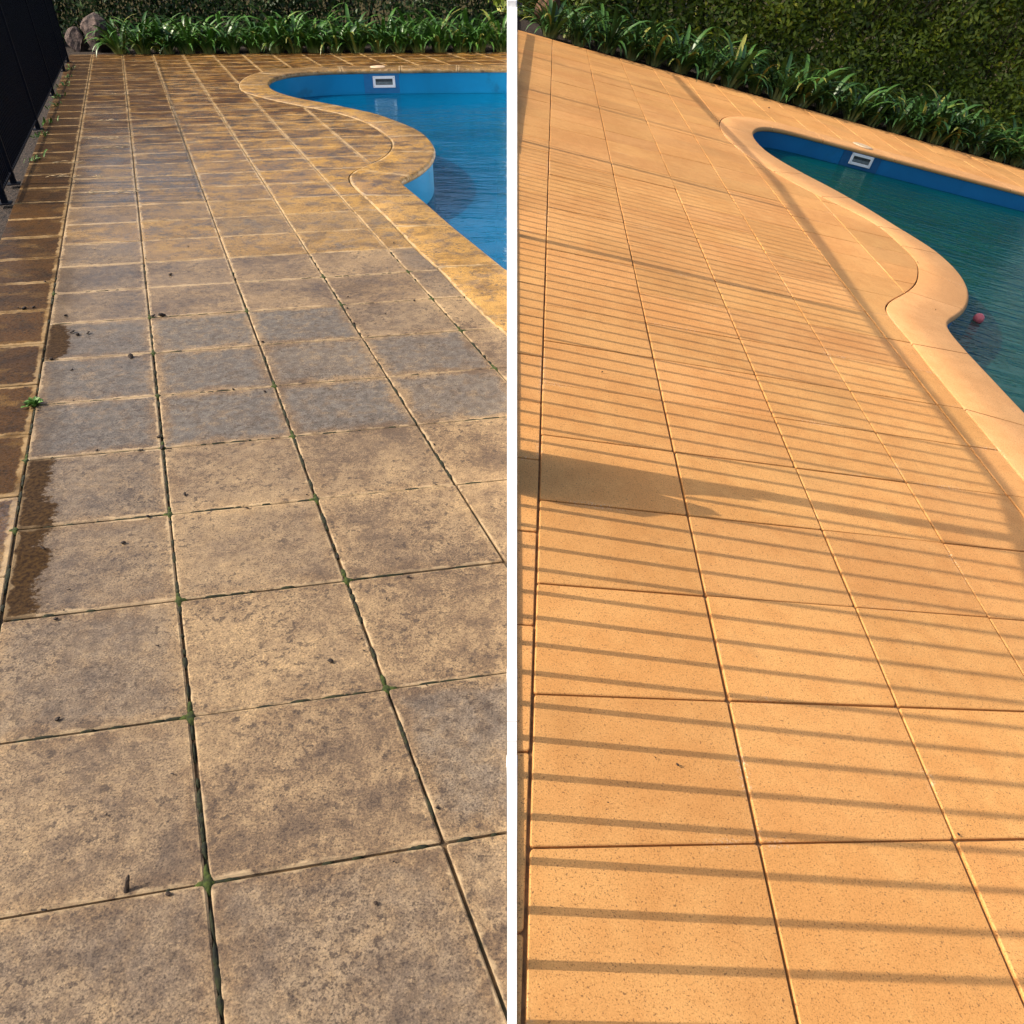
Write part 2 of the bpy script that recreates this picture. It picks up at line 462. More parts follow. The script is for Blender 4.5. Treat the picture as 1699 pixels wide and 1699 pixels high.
LJ = [((-.85, 13.89), (-.83, 13.47)), ((-1.72, 13.84), (-1.67, 13.41)), ((-2.65, 13.76), (-2.55, 13.29)), ((-3.70, 13.0), (-3.30, 12.75)), ((-3.66, 11.8), (-3.24, 11.8)), ((-3.1, 10.8), (-2.80, 10.97)), ((-2.3, 10.0), (-2.0, 10.18)), ((-1.532, 9.096), (-1.20, 9.17)), ((-1.214, 8.35), (-.85, 8.442)), ((-1.12, 7.673), (-.70, 7.673)), ((-1.30, 6.976), (-.83, 6.79)), ((-1.106, 6.149), (-.70, 6.17)), ((-.775, 5.351), (-.39, 5.39)), ((-.444, 4.538), (-.061, 4.601))]
RIN = catmull([(12.5, 12.28), (9.0, 11.8), (7.683, 11.62), (6.74, 11.48), (5.64, 11.33), (5.05, 11.25), (4.415, 11.16), (3.95, 11.07), (3.65, 10.93), (3.41, 10.7), (3.217, 10.35), (3.086, 9.976), (3.015, 9.55), (3.02, 9.05), (3.12, 8.68), (3.273, 8.353), (3.45, 8.05), (3.578, 7.768), (3.70, 7.46), (3.80, 7.1), (3.90, 6.793), (3.965, 6.5), (3.957, 6.155), (3.902, 5.846), (3.792, 5.523), (3.644, 5.223), (3.473, 4.959), (3.301, 4.748), (3.165, 4.598), (3.07, 4.45), (3.03, 4.219), (3.012, 3.989), (3.001, 3.697), (2.99, 3.434), (2.96, 2.4), (2.93, 1.2), (2.9, 0)])
ROUT = catmull([(12.5, 12.72), (9, 12.22), (7.62, 12.04), (6.68, 11.9), (5.58, 11.75), (4.98, 11.66), (4.3, 11.57), (3.75, 11.45), (3.3, 11.2), (2.9, 10.72), (2.67, 10.15), (2.56, 9.6), (2.545, 8.95), (2.62, 8.5), (2.76, 8.1), (2.93, 7.75), (3.079, 7.5), (3.266, 7.3), (3.44, 7.08), (3.53, 6.8), (3.54, 6.43), (3.533, 6.134), (3.487, 5.892), (3.35, 5.567), (3.203, 5.291), (3.006, 5.011), (2.824, 4.795), (2.678, 4.617), (2.604, 4.486), (2.57, 4.36), (2.563, 4.189), (2.554, 3.915), (2.524, 3.534), (2.51, 3.116), (2.494, 2.699), (2.49, 2.58), (2.45, 1.2), (2.42, 0)])
RJ = [((9.6, 12.30), (9.65, 11.89)), ((8.6, 12.16), (8.65, 11.75)), ((7.62, 12.04), (7.66, 11.62)), ((6.68, 11.9), (6.74, 11.48)), ((5.58, 11.75), (5.64, 11.33)), ((4.45, 11.59), (4.47, 11.16)), ((3.3, 11.2), (3.6, 10.9)), ((2.62, 10.0), (3.08, 9.96)), ((2.55, 9.0), (3.02, 9.05)), ((2.80, 8.0), (3.27, 8.35)), ((3.15, 7.42), (3.58, 7.77)), ((3.525, 6.85), (3.85, 6.95)), ((3.535, 6.35), (3.965, 6.4)), ((3.42, 5.72), (3.79, 5.52)), ((3.0, 5.01), (3.44, 4.92)), ((2.554, 3.915), (3.012, 3.989)), ((2.515, 3.10), (2.98, 3.08)), ((2.48, 2.2), (2.955, 2.15)), ((2.455, 1.3), (2.93, 1.25))]


# ------------------------------------------------------------------ paving
def clip_half(poly, nx, ny, c):
    """keep nx*x+ny*y <= c"""
    out = []
    for k in range(len(poly)):
        a, b_ = poly[k], poly[(k + 1) % len(poly)]
        da, db = nx * a[0] + ny * a[1] - c, nx * b_[0] + ny * b_[1] - c
        if da <= 0: out.append(a)
        if (da < 0) != (db < 0) and da != db:
            t = da / (da - db)
            out.append((a[0] + (b_[0] - a[0]) * t, a[1] + (b_[1] - a[1]) * t))
    return out


def in_poly(p, poly):
    x, y = p
    r = False
    n_ = len(poly)
    for k in range(n_):
        x1, y1 = poly[k]; x2, y2 = poly[k - 1]
        if (y1 > y) != (y2 > y) and x < (x2 - x1) * (y - y1) / (y2 - y1) + x1: r = not r
    return r


def subtract(tile, hole):
    """outlines of tile minus hole"""
    verts = [Vector(p) for p in tile] + [Vector(p) for p in hole]
    nt, nh = len(tile), len(hole)
    edges = [(k, (k + 1) % nt) for k in range(nt)] + [(nt + k, nt + (k + 1) % nh) for k in range(nh)]
    vo, eo, fo, *_ = delaunay_2d_cdt(verts, edges, [], 0, 1e-5)
    keep = []
    for f in fo:
        c = (sum(vo[k][0] for k in f) / len(f), sum(vo[k][1] for k in f) / len(f))
        if in_poly(c, tile) and not in_poly(c, hole): keep.append(f)
    E_ = {}
    for f in keep:
        for k in range(len(f)): E_[(f[k], f[(k + 1) % len(f)])] = True
    nxt = {}
    for (a, b_) in E_:
        if (b_, a) not in E_: nxt.setdefault(a, []).append(b_)
    loops = []
    while nxt:
        s = next(iter(nxt)); loop = [s]; cur = nxt[s].pop()
        if not nxt[s]: del nxt[s]
        while cur != s and cur in nxt:
            loop.append(cur); q = nxt[cur].pop()
            if not nxt[cur]: del nxt[cur]
            cur = q
        if len(loop) > 2: loops.append([tuple(vo[k]) for k in loop])
    return loops


def area(poly):
    return 0.5 * sum(poly[k - 1][0] * poly[k][1] - poly[k][0] * poly[k - 1][1] for k in range(len(poly)))


def inset(poly, d):
    """move every corner inwards by d (counter-clockwise outline)"""
    n_ = len(poly); out = []
    for k in range(n_):
        p0, p1, p2 = Vector(poly[k - 1]), Vector(poly[k]), Vector(poly[(k + 1) % n_])
        e1, e2 = (p1 - p0).normalized(), (p2 - p1).normalized()
        n1, n2 = Vector((-e1.y, e1.x)), Vector((-e2.y, e2.x))
        m = n1 + n2
        L = m.length
        if L < 1e-4: out.append(tuple(p1)); continue
        m /= L
        out.append(tuple(p1 + m * d / max(0.5, m.dot(n1))))
    return out


def clean(poly, tol=0.004):
    out = []
    for p in poly:
        if not out or (Vector(p) - Vector(out[-1])).length > tol: out.append(p)
    if len(out) > 2 and (Vector(out[0]) - Vector(out[-1])).length < tol: out.pop()
    return out


def slab(name, poly, mat, ztop=0.0, thick=0.04, ch=0.004, uvf=None):
    if mat is M_NEW: ch = 0.0026
    if area(poly) < 0: poly = poly[::-1]
    top = inset(poly, ch)
    n_ = len(poly)
    v = [(*p, ztop) for p in top] + [(*p, ztop - ch * 0.8) for p in poly] + [(*p, ztop - thick) for p in poly]
    f = [tuple(range(n_))]
    for k in range(n_):
        q = (k + 1) % n_
        f.append((k, n_ + k, n_ + q, q))
        f.append((n_ + k, 2 * n_ + k, 2 * n_ + q, n_ + q))
    me = pydata(name, v, f, mat)
    if uvf:
        uv = me.uv_layers.new(name='UVMap')
        for lp in me.loops:
            uv.data[lp.index].uv = uvf(me.vertices[lp.vertex_index].co)
    return me


def full_outline(a, b_, gap, r=0.007):
    """parallelogram a x b less the joint, small rounded corners, origin at its low corner"""
    la, lb = a.length, b_.length
    g1, g2 = gap[0] / 2 / la, gap[1] / 2 / lb
    r1, r2 = r / la, r / lb
    q = []
    for (u, v, su, sv) in ((g1, g2, 1, 1), (1 - g1, g2, -1, 1), (1 - g1, 1 - g2, -1, -1), (g1, 1 - g2, 1, -1)):
        A = (u, v + sv * r2); C = (u + su * r1, v); M_ = (u + su * r1 * .3, v + sv * r2 * .3)
        q += [A, M_, C] if (su * sv) > 0 else [C, M_, A]
    return [tuple(a * u + b_ * v) for u, v in q]


def pave(deck, c0, a, b_, cells, gap, hole, halves, mat, M, colour, jit, offset_cols):
    """one object per paver: whole ones share a mesh, those at the pool, wall or fence are cut"""
    rnd = random.Random(3)
    det = a.x * b_.y - a.y * b_.x
    me0 = slab('paver', full_outline(a, b_, gap), mat, uvf=lambda co: ((co.x * b_.y - co.y * b_.x) / det, (a.x * co.y - a.y * co.x) / det))
    hx = [min(p[0] for p in hole), max(p[0] for p in hole), min(p[1] for p in hole), max(p[1] for p in hole)]
    todo = []
    for (i, j) in cells:
        jj = j + (offset_cols.get(i, 0.0))
        org = c0 + a * i + b_ * jj
        q = [tuple(org + Vector(p)) for p in full_outline(a, b_, gap)]
        cut = False
        for h in halves:
            if any(h[0] * p[0] + h[1] * p[1] > h[2] for p in q):
                q = clip_half(q, *h); cut = True
                if len(q) < 3: break
        if len(q) < 3 or abs(area(q)) < 0.0008: continue
        loops = [q]
        if not (max(p[0] for p in q) < hx[0] or min(p[0] for p in q) > hx[1] or max(p[1] for p in q) < hx[2] or min(p[1] for p in q) > hx[3]):
            near = any(in_poly(p, hole) for p in q) or any(in_poly((p[0], p[1]), q) for p in hole)
            if near:
                loops = subtract(q, hole); cut = True
        for lp in loops:
            if cut:
                lp = clean(lp)
                if len(lp) < 3 or abs(area(lp)) < 0.0015: continue
            todo.append((i, j, org, lp, cut))
    for (i, j, org, lp, cut) in todo:
        dz = rnd.uniform(-jit, jit)
        if not cut:
            o = mesh_obj('paver', me0, None, deck)
            o.location = (org.x + rnd.uniform(-.0015, .0015), org.y + rnd.uniform(-.0015, .0015), dz)
            o.rotation_euler = (rnd.uniform(-.0016, .0016), rnd.uniform(-.0016, .0016), rnd.uniform(-.0022, .0022))
        else:
            rel = [(p[0] - org.x, p[1] - org.y) for p in lp]
            try:
                me = slab('paver', rel, mat, ch=0.003, uvf=lambda co: ((co.x * b_.y - co.y * b_.x) / det, (a.x * co.y - a.y * co.x) / det))
            except Exception:
                continue
            o = mesh_obj('paver', me, None, deck)
            o.location = (org.x, org.y, dz)
        o.color = colour(i, j, rnd)
    return len(todo)


DOWN_R = (0.24287, -0.036974, -0.969354)


def bed_slab(name, outline, hole, mat, ztop, thick, down=(0, 0, -1)):
    """one filled sheet with skirts, the pool cut out of it"""
    mb = MB()
    for lp in (subtract(outline, hole) if hole else [outline]):
        lp = clean(lp, 0.002)
        if area(lp) < 0: lp = lp[::-1]
        n_ = len(lp)
        mb.add([(*p, ztop) for p in lp] + [(p[0] + down[0] * thick, p[1] + down[1] * thick, ztop + down[2] * thick) for p in lp], [tuple(range(n_))] + [(k, n_ + k, n_ + (k + 1) % n_, (k + 1) % n_) for k in range(n_)])
    return mb.mesh(name, mat)


def seam_w(y):          # half width of the dividing wall at world y
    return 0.0045 + 0.00405 * y


# ---- first terrace (stained, damp)
LC0 = Vector((-1.08856, 0.75478)); LA = Vector((0.47163, 0.08747)); LB = Vector((-0.17469, 0.42213))
holeL = [tuple(p) for p in LOUT] + [(0.6, 3.2), (0.6, 14.2)]
nf = (0.924, 0.382); cf = 1.085          # line of the fence foot: pavers stop just short of it
halvesL = [(1.0, 0.00405, -0.0055), (-nf[0], -nf[1], cf), (-0.049, 1.0, 15.69)]
mortarL = [(-0.004, -0.9), (-0.072, 15.66), (-7.42, 15.31), (-0.80, -0.9)]
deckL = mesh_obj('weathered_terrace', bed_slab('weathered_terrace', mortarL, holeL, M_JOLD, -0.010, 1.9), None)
tag(deckL, 'damp moss-jointed terrace of stained tan and grey pavers beside the bright blue pool', kind='structure')
GREY = {(2, 0): .85, (2, -1): .40, (1, -1): .55, (0, 1): .62, (0, -1): .50, (1, 0): .16, (0, 0): .34, (1, 1): .20, (2, 1): .12, (1, 2): .35, (2, 2): .22, (3, 2): .15, (0, 2): .50, (0, 3): .68, (1, 3): .34, (2, 3): .26, (3, 3): .05, (4, 3): .15,
        (0, 4): .95, (1, 4): 1., (2, 4): .98, (3, 4): .85, (0, 5): .95, (1, 5): .98, (2, 5): .85, (3, 5): .90, (4, 5): .2, (0, 6): .9, (1, 6): .95, (2, 6): 1., (3, 6): .35, (4, 6): .15,
        (0, 7): .5, (1, 7): .30, (2, 7): .22, (3, 7): .12, (4, 7): .5, (0, 8): .5, (1, 8): .30, (2, 8): .15, (3, 8): .15, (0, 9): .6, (1, 9): .28, (2, 9): .45, (3, 9): .8, (0, 10): .6, (1, 10): .8, (2, 10): .85, (3, 10): .55, (4, 10): .8}


def colourL(i, j, rnd):
    g = GREY.get((i, j), None)
    gold = 0.0; wet = 0.0; we = 0.0
    r = rnd.random()
    if i == 0 and j in (2, 3, 6): we = 1.0
    if i == 0 and j in (4, 5, 7, 8): we = 0.35
    if i < 0:
        return (0.15 + .2 * r, 0.15 + .25 * r, 1.5 if j > 2 else 1.0, 0)  # wet outer column; its dark tone also paints in the mirrored black fence
    if j < 7:
        wet = {0: .42, 1: .12}.get(i, 0.0) if j >= 2 else 0.0
    elif j < 12:
        wet = {0: .62, 1: .52, 2: .38, 3: .28}.get(i, .2) + 0.1 * r
        gold = 0.05 + (0.35 * r if j >= 9 and r > .55 else 0) + max(0, j - 8) * (0.05 + 0.04 * max(0, i))
        if g is None: g = 0.2 + 0.5 * r
    else:
        t = max(0.0, min(1.0, (j - 12) / 10))
        wet = 0.70 + 0.40 * t + 0.22 * (rnd.random() - 0.5) + (0.12 if i <= 1 else 0)
        gold = (0.50 + 0.4 * t) * (0.42 + 0.25 * max(0, i)) + 0.25 * r - 0.05
        if i <= 1: gold *= 0.75
        gold += 0.12 + 0.1 * t
        g = max(0.0, 0.5 * (1 - t) * rnd.random() + 0.04)
        gold = min(0.95, gold)
    if g is not None and j <= 3: g *= 0.72
    return (g if g is not None else 0.25 + .2 * r, gold, wet, we)


cellsL = [(i, j) for j in range(-4, 37) for i in range(-1, 16)]
offL = {-1: 0.46}
pave(deckL, LC0, LA, LB, cellsL, (0.0082, 0.0060), holeL, halvesL, M_OLD, ML, colourL, 0.0014, offL)

# ---- second terrace (clean, on the slope)
RC0 = Vector((0.035675, 0.312167)); RA = Vector((0.547802, 0.082854)); RB = Vector((0.018920, 0.409002))
holeR = [tuple(p) for p in ROUT] + [(14.5, 0), (14.5, 12.9)]
halvesR = [(-1.0, 0.00405, -0.0095), (-0.13, 1.0, 13.26)]
mortarR = [(0.004, -1.3), (14.4, -1.3), (14.4, 15.12), (0.066, 13.27)]
deckR = mesh_obj('clean_terrace', bed_slab('clean_terrace', mortarR, holeR, M_JNEW, -0.011, 2.2, DOWN_R), None, None, MR)
tag(deckR, 'clean sand-orange paved terrace striped by the fence shadows', kind='structure')
cellsR = [(i, j) for j in range(-5, 36) for i in range(-2, 24) if not (i > 6 and j < 22)]
pave(deckR, RC0, RA, RB, cellsR, (0.0085, 0.0060), holeR, halvesR, M_NEW, MR, lambda i, j, r: (r.random(), r.random(), r.random(), 1), 0.0016, {-1: 0.58, -2: 0.58})


# ------------------------------------------------------------------ coping
def nearest(curve, p):
    p = Vector(p)
    return min(range(len(curve)), key=lambda k: (curve[k] - p).length)


def coping(pool, cin, cout, joints, mat, cols, z=0.004):
    ki = [0] + [nearest(cin, j[1]) for j in joints] + [len(cin) - 1]
    ko = [0] + [nearest(cout, j[0]) for j in joints] + [len(cout) - 1]
    for s in range(len(ki) - 1):
        if ki[s + 1] - ki[s] < 1 or ko[s + 1] - ko[s] < 1: continue
        n_ = 13
        A = resample(cout[ko[s]:ko[s + 1] + 1], n_)
        B_ = resample(cin[ki[s]:ki[s + 1] + 1], n_)
        # open a fine joint at both ends
        for (arr) in (A, B_):
            L = sum((arr[k + 1] - arr[k]).length for k in range(n_ - 1))
            e = 0.0045
            arr[0] = arr[0] + (arr[1] - arr[0]).normalized() * e
            arr[-1] = arr[-1] + (arr[-2] - arr[-1]).normalized() * e
        prof = [(0.010, -0.055), (0.010, -0.004), (0.015, 0.0)]      # (metres from the outer edge)
        rows = []
        for k in range(n_):
            d = (B_[k] - A[k]); w = d.length; d.normalize()
            line = [(A[k] + d * t, zz) for t, zz in prof]
            line.append((A[k] + d * (w * 0.5), 0.0))
            R_ = 0.030
            for q in range(8):
                an = math.pi / 2 - math.pi * q / 7
                line.append((A[k] + d * (w - R_ + R_ * math.cos(an)), -R_ + R_ * math.sin(an)))
            line.append((A[k] + d * (w - 0.08), -0.060))
            rows.append(line)
        m_ = len(rows[0])
        v = [(p.x, p.y, z + zz) for line in rows for p, zz in line]
        f = []
        for k in range(n_ - 1):
            for q in range(m_ - 1):
                f.append((k * m_ + q, k * m_ + q + 1, (k + 1) * m_ + q + 1, (k + 1) * m_ + q))
        f.append(tuple(range(m_)))
        f.append(tuple((n_ - 1) * m_ + q for q in reversed(range(m_))))
        me = pydata('coping_stone', v, f, mat)
        bm = bmesh.new(); bm.from_mesh(me); bmesh.ops.recalc_face_normals(bm, faces=bm.faces[:]); bm.to_mesh(me); bm.free()
        uv = me.uv_layers.new(name='UVMap')
        for lp in me.loops:
            k, q = divmod(lp.vertex_index, m_)
            uv.data[lp.index].uv = (k / (n_ - 1), min(q, m_ - 2) / (m_ - 2) if q > 2 else 0.0)
        # v across the width
        wq = [0, 0, 0.02, 0.5] + [0.93 + 0.07 * t / 7 for t in range(8)] + [1]
        for lp in me.loops:
            k, q = divmod(lp.vertex_index, m_)
            uv.data[lp.index].uv = (k / (n_ - 1), wq[q])
        for p in me.polygons: p.use_smooth = len(p.vertices) == 4
        me.set_sharp_from_angle(angle=math.radians(50))
        o = mesh_obj('coping_stone', me, None, pool)
        o.color = cols(s)


def pool_shell(name, cin, close, mat, depth):
    """walls set back under the coping nose, plus the floor"""
    pts = [tuple(p) for p in cin] + close
    if area(pts) < 0: pts = pts[::-1]
    pts = clean(pts, 0.02)
    w = inset(pts, -0.03)
    n_ = len(w)
    v = [(*p, -0.045) for p in w] + [(*p, -depth + 0.25) for p in w] + [(*p, -depth) for p in inset(w, 0.22)]
    f = []
    for k in range(n_):
        q = (k + 1) % n_
        f.append((k, q, n_ + q, n_ + k)); f.append((n_ + k, n_ + q, 2 * n_ + q, 2 * n_ + k))
    me = pydata(name, v, f, mat)
    return me, w, [(*p, -depth) for p in inset(w, 0.22)]


closeL = [(-0.03, 4.5), (-0.09, 13.46)]
linL = [p for p in LIN if p.x < -0.02]
shL, wallL, flL = pool_shell('bright_blue_pool', linL, [], M_POOLL, 1.45)
poolL = mesh_obj('bright_blue_pool', shL, None)
tag(poolL, 'bright blue curved pool edged with golden stained coping', kind='structure')


def colC(s):
    r = random.Random(50 + s)
    base = (0.10, 0.80, 0.55, 0)
    if s <= 3: return (0.15, 0.55, 0.7, 0)
    if s >= 13: return (0.05, 0.62, 0.22, 0)
    if s in (12,): return (0.22, 0.60, 0.22, 0)
    return (0.05 + 0.1 * r.random(), 0.68 + 0.25 * r.random(), 0.48 + .25 * r.random(), 0)


mesh_obj('pool_floor', pydata('pool_floor', flL, [tuple(range(len(flL)))], M_POOLL), None, poolL)
coping(poolL, LIN, LOUT, LJ, M_OLDC, colC)
closeR = [(12.5, 12.28), (12.5, 0.0)]
shR, wallR, flR = pool_shell('teal_pool', RIN, [(12.5, 0.0)], M_POOLR, 1.45)
poolR = mesh_obj('teal_pool', shR, None, None, MR)
tag(poolR, 'teal curved pool edged with clean sand-orange coping', kind='structure')
mesh_obj('pool_floor', pydata('pool_floor', flR, [tuple(range(len(flR)))], M_FLOORR), None, poolR)
coping(poolR, RIN, ROUT, RJ, M_NEWC, lambda s: (0, 0, 0, 1))


def water(name, outline, z, mat, M, label):
    me = pydata(name, [(*p, z) for p in inset(outline, 0.001)], [tuple(range(len(outline)))], mat)
    o = mesh_obj(name, me, None, None, M)
    tag(o, label, kind='structure')
    return o


water('pool_water', wallL, -0.33, M_WATL, ML, 'still bright blue water below the golden coping')
water('pool_water', wallR, -0.255, M_WATR, MR, 'rippled teal water below the clean sand-orange coping')


# ---- skimmers (white frame round a dark slot, on a deeper blue panel) and their lids
def skimmer(M, w, h, pw, ph, pmat, label):
    root = empty('pool_skimmer', M)              # local: x along the wall, y out of the wall, z up
    tag(root, label, 'skimmer')
    m = MB(); m.box((0, -0.004, -0.02), (pw, 0.008, ph)); mesh_obj('backing_panel', m.mesh('backing_panel', pmat), None, root)
    m = MB()
    t = h * 0.24
    for (cx, cz, sx, sz) in ((0, h / 2 - t / 2, w, t), (0, -h / 2 + t / 2, w, t), (-w / 2 + t / 2, 0, t, h - 2 * t), (w / 2 - t / 2, 0, t, h - 2 * t)):
        m.box((cx, -0.0155, cz), (sx, 0.015, sz))
    fr = mesh_obj('frame', m.mesh('frame', M_PLASTIC), None, root)
    bv = fr.modifiers.new('bevel', 'BEVEL'); bv.width = 0.003; bv.segments = 2
    m = MB(); m.box((0, -0.0105, 0), (w - 2 * t, 0.005, h - 2 * t)); mesh_obj('slot', m.mesh('slot', M_SLOT), None, root)
    m = MB(); m.box((0, -0.017, -h * 0.10), (w - 2.3 * t, 0.006, h * 0.22)); mesh_obj('weir_flap', m.mesh('weir_flap', mat_simple('grey_flap', (0.10, 0.13, 0.14), (0.16, 0.19, 0.2), 20, .5)), None, root)
    for sx in (-1, 1):
        for sz in (-1, 1):
            m = MB(); n6 = 8
            c = (sx * (w / 2 - t / 2), -0.0235, sz * (h / 2 - t / 2))
            vv = [(c[0] + .004 * math.cos(2 * math.pi * k / n6), c[1], c[2] + .004 * math.sin(2 * math.pi * k / n6)) for k in range(n6)]
            vb = [(x, y + .003, z) for x, y, z in vv]
            m.add(vv + vb, [tuple(range(n6))] + [(k, n6 + k, n6 + (k + 1) % n6, (k + 1) % n6) for k in range(n6)])
            mesh_obj('screw', m.mesh('screw', M_SLOT), None, root)
    return root


def frame_on(M, p, tangent, z):
    """x along the wall tangent, z up, -y towards the water"""
    t = Vector((tangent[0], tangent[1], 0)).normalized(); zz = Vector((0, 0, 1)); y = zz.cross(t)
    L = Matrix(((t.x, y.x, 0, p[0]), (t.y, y.y, 0, p[1]), (0, 0, 1, z), (0, 0, 0, 1)))
    return M @ L


skimmer(frame_on(ML, (-1.935, 13.421), (1, 0.105), -0.165), 0.33, 0.155, 0.60, 0.27, M_PANL, 'white framed skimmer opening in the bright blue pool wall')
skimmer(frame_on(MR, (5.14, 11.29), (1, 0.134), -0.135), 0.35, 0.15, 0.62, 0.215, M_PANR, 'white framed skimmer opening in the teal pool wall')


def lid(M, label, sc_=0.9):
    M = M @ Matrix.Diagonal((sc_, sc_, 1, 1))
    root = empty('skimmer_lid', M); tag(root, label, 'lid')
    def disc(r0, r1, z0, z1, n_=28):
        m = MB()
        a_ = [(r1 * math.cos(2 * math.pi * k / n_), r1 * math.sin(2 * math.pi * k / n_), z0) for k in range(n_)]
        b_ = [(r0 * math.cos(2 * math.pi * k / n_), r0 * math.sin(2 * math.pi * k / n_), z1) for k in range(n_)]
        m.add(a_ + b_, [tuple(n_ + k for k in range(n_))] + [(k, (k + 1) % n_, n_ + (k + 1) % n_, n_ + k) for k in range(n_)])
        return m
    mesh_obj('rim', disc(0.155, 0.165, 0.0, 0.006).mesh('rim', M_LID), None, root)
    mesh_obj('cover', disc(0.138, 0.142, 0.006, 0.010).mesh('cover', M_LID), None, root)
    for s in (-1, 1):
        m = disc(0.012, 0.012, 0.0102, 0.0115, 10)
        o = mesh_obj('finger_hole', m.mesh('finger_hole', M_SLOT), None, root); o.location = (s * .07, 0, 0)


lid(ML @ Matrix.Translation((-2.05, 13.66, 0.005)), 'pale round skimmer lid in the golden coping behind the bright blue pool', 0.72)
lid(MR @ Matrix.Translation((5.20, 11.57, 0.008)), 'pale round skimmer lid in the clean coping behind the teal pool')

# ---- ball on the water
ball = empty('floating_ball', MR @ Matrix.Translation((4.09, 5.62, -0.255 + 0.025)))
tag(ball, 'small pink ball floating by the inner corner of the teal pool', 'ball')
bm = bmesh.new(); bmesh.ops.create_uvsphere(bm, u_segments=28, v_segments=18, radius=0.043)
me = bpy.data.meshes.new('ball_skin'); bm.to_mesh(me); bm.free()
for p in me.polygons: p.use_smooth = True
mesh_obj('ball_skin', me, M_BALL, ball)
m = MB(); n_ = 32
ring = []
for k in range(n_):
    an = 2 * math.pi * k / n_
    for dr, dz in ((0.0428, -0.0022), (0.0442, 0), (0.0428, 0.0022)): ring.append((dr * math.cos(an), dz + 0.0, dr * math.sin(an)))
m.add(ring, [(3 * k + q, 3 * ((k + 1) % n_) + q, 3 * ((k + 1) % n_) + q + 1, 3 * k + q + 1) for k in range(n_) for q in (0, 1)])
mesh_obj('seam', m.mesh('seam', mat_simple('pale_pink', (0.6, .22, .22), (.66, .26, .25), 30, .5)), None, ball)

# ------------------------------------------------------------------ wall between the terraces and the white fence standing on it
mw = MB()
ring0 = []
for yl in (-0.35, 14.2, 18.5):
    c = O_R + YR * yl; w = max(0.004, seam_w(c.y)) - 0.001
    zt = c.z + (0.010 if yl < 15 else 0.012)
    ring0.append([(-w, c.y, -1.9), (-w, c.y, zt - 0.002), (-w * 0.8, c.y, zt), (w * 0.8, c.y, zt), (w, c.y, zt - 0.002), (w, c.y, -1.9)])
mw.add([p for r in ring0 for p in r], [(6 * k + q, 6 * (k + 1) + q, 6 * (k + 1) + q + 1, 6 * k + q + 1) for k in (0, 1) for q in range(5)] + [(0, 1, 2, 3, 4, 5), (17, 16, 15, 14, 13, 12)])
wall = mesh_obj('dividing_wall', mw.mesh('dividing_wall', M_RENDER), None)
tag(wall, 'narrow white rendered wall dividing the stained terrace from the clean one', 'wall')

HF = [(-0.60, 0.0), (-0.02, 0.765), (0.0, 0.775), (1.1, 1.17), (2.15, 1.415), (3.93, 1.457), (5.43, 1.555), (7.4, 1.655), (10.7, 1.615), (13.1, 1.61)]


def fence_h(y):
    for (y0, h0), (y1, h1) in zip(HF, HF[1:]):
        if y <= y1: return h0 + (h1 - h0) * (y - y0) / (y1 - y0)
    return HF[-1][1]


def base_at(y): return O_R + YR * y


wf = empty('white_fence', Matrix.Translation(base_at(0)))
tag(wf, 'slim white baluster fence seen end-on along the dividing wall', 'fence')
wf_inv = wf.matrix_world.inverted()


def fpart(name, mb, mat=M_WHITE):
    for k, p in enumerate(mb.v): mb.v[k] = tuple(wf_inv @ Vector(p))
    return mesh_obj(name, mb.mesh(name, mat), None, wf)


for k in range(130):
    y = -0.0195 + 0.1003 * k
    b0 = base_at(y); h = fence_h(y) - 0.018
    if any(abs(y - py) < 0.045 for py in (1.785, 4.10, 6.42, 8.75, 11.05)): continue
    m = MB(); wx = 0.013 if y < 1 else 0.016
    m.box((0, b0.y, b0.z + 0.008 + (h - 0.008) / 2), (wx, 0.0165, h - 0.008)); fpart('baluster', m)
for py in (1.785, 4.10, 6.42, 8.75, 11.05, 13.08):
    b0 = base_at(py); h = fence_h(py) + 0.02
    m = MB(); m.box((0, b0.y, b0.z + 0.006 + h / 2), (0.022, 0.056, h)); fpart('post', m)
for (y0, h0), (y1, h1) in zip(HF, HF[1:]):
    m = MB()
    vv = []
    for y, h in ((y0 + .0005, h0), (y1 - .0005, h1)):
        b0 = base_at(y); w = 0.0056 + 0.0040 * max(0, min(2.2, y)) + 0.0012 * max(0, y - 2.2)
        vv += [(-w, b0.y, b0.z + h - 0.02), (w, b0.y, b0.z + h - 0.02), (w, b0.y, b0.z + h + 0.02), (-w, b0.y, b0.z + h + 0.02)]
    m.add(vv, [(0, 1, 2, 3), (7, 6, 5, 4)] + [(q, 4 + q, 4 + (q + 1) % 4, (q + 1) % 4) for q in range(4)])
    fpart('top_rail', m)
m = MB(); vv = []
for y, h in ((6.0, 0.0), (13.1, 0.18)):
    b0 = base_at(y)
    vv += [(-.014, b0.y, b0.z + h - 0.025), (.014, b0.y, b0.z + h - 0.025), (.014, b0.y, b0.z + h + 0.03), (-.014, b0.y, b0.z + h + 0.03)]
m.add(vv, [(0, 1, 2, 3), (7, 6, 5, 4)] + [(q, 4 + q, 4 + (q + 1) % 4, (q + 1) % 4) for q in range(4)])
fpart('bottom_rail', m)
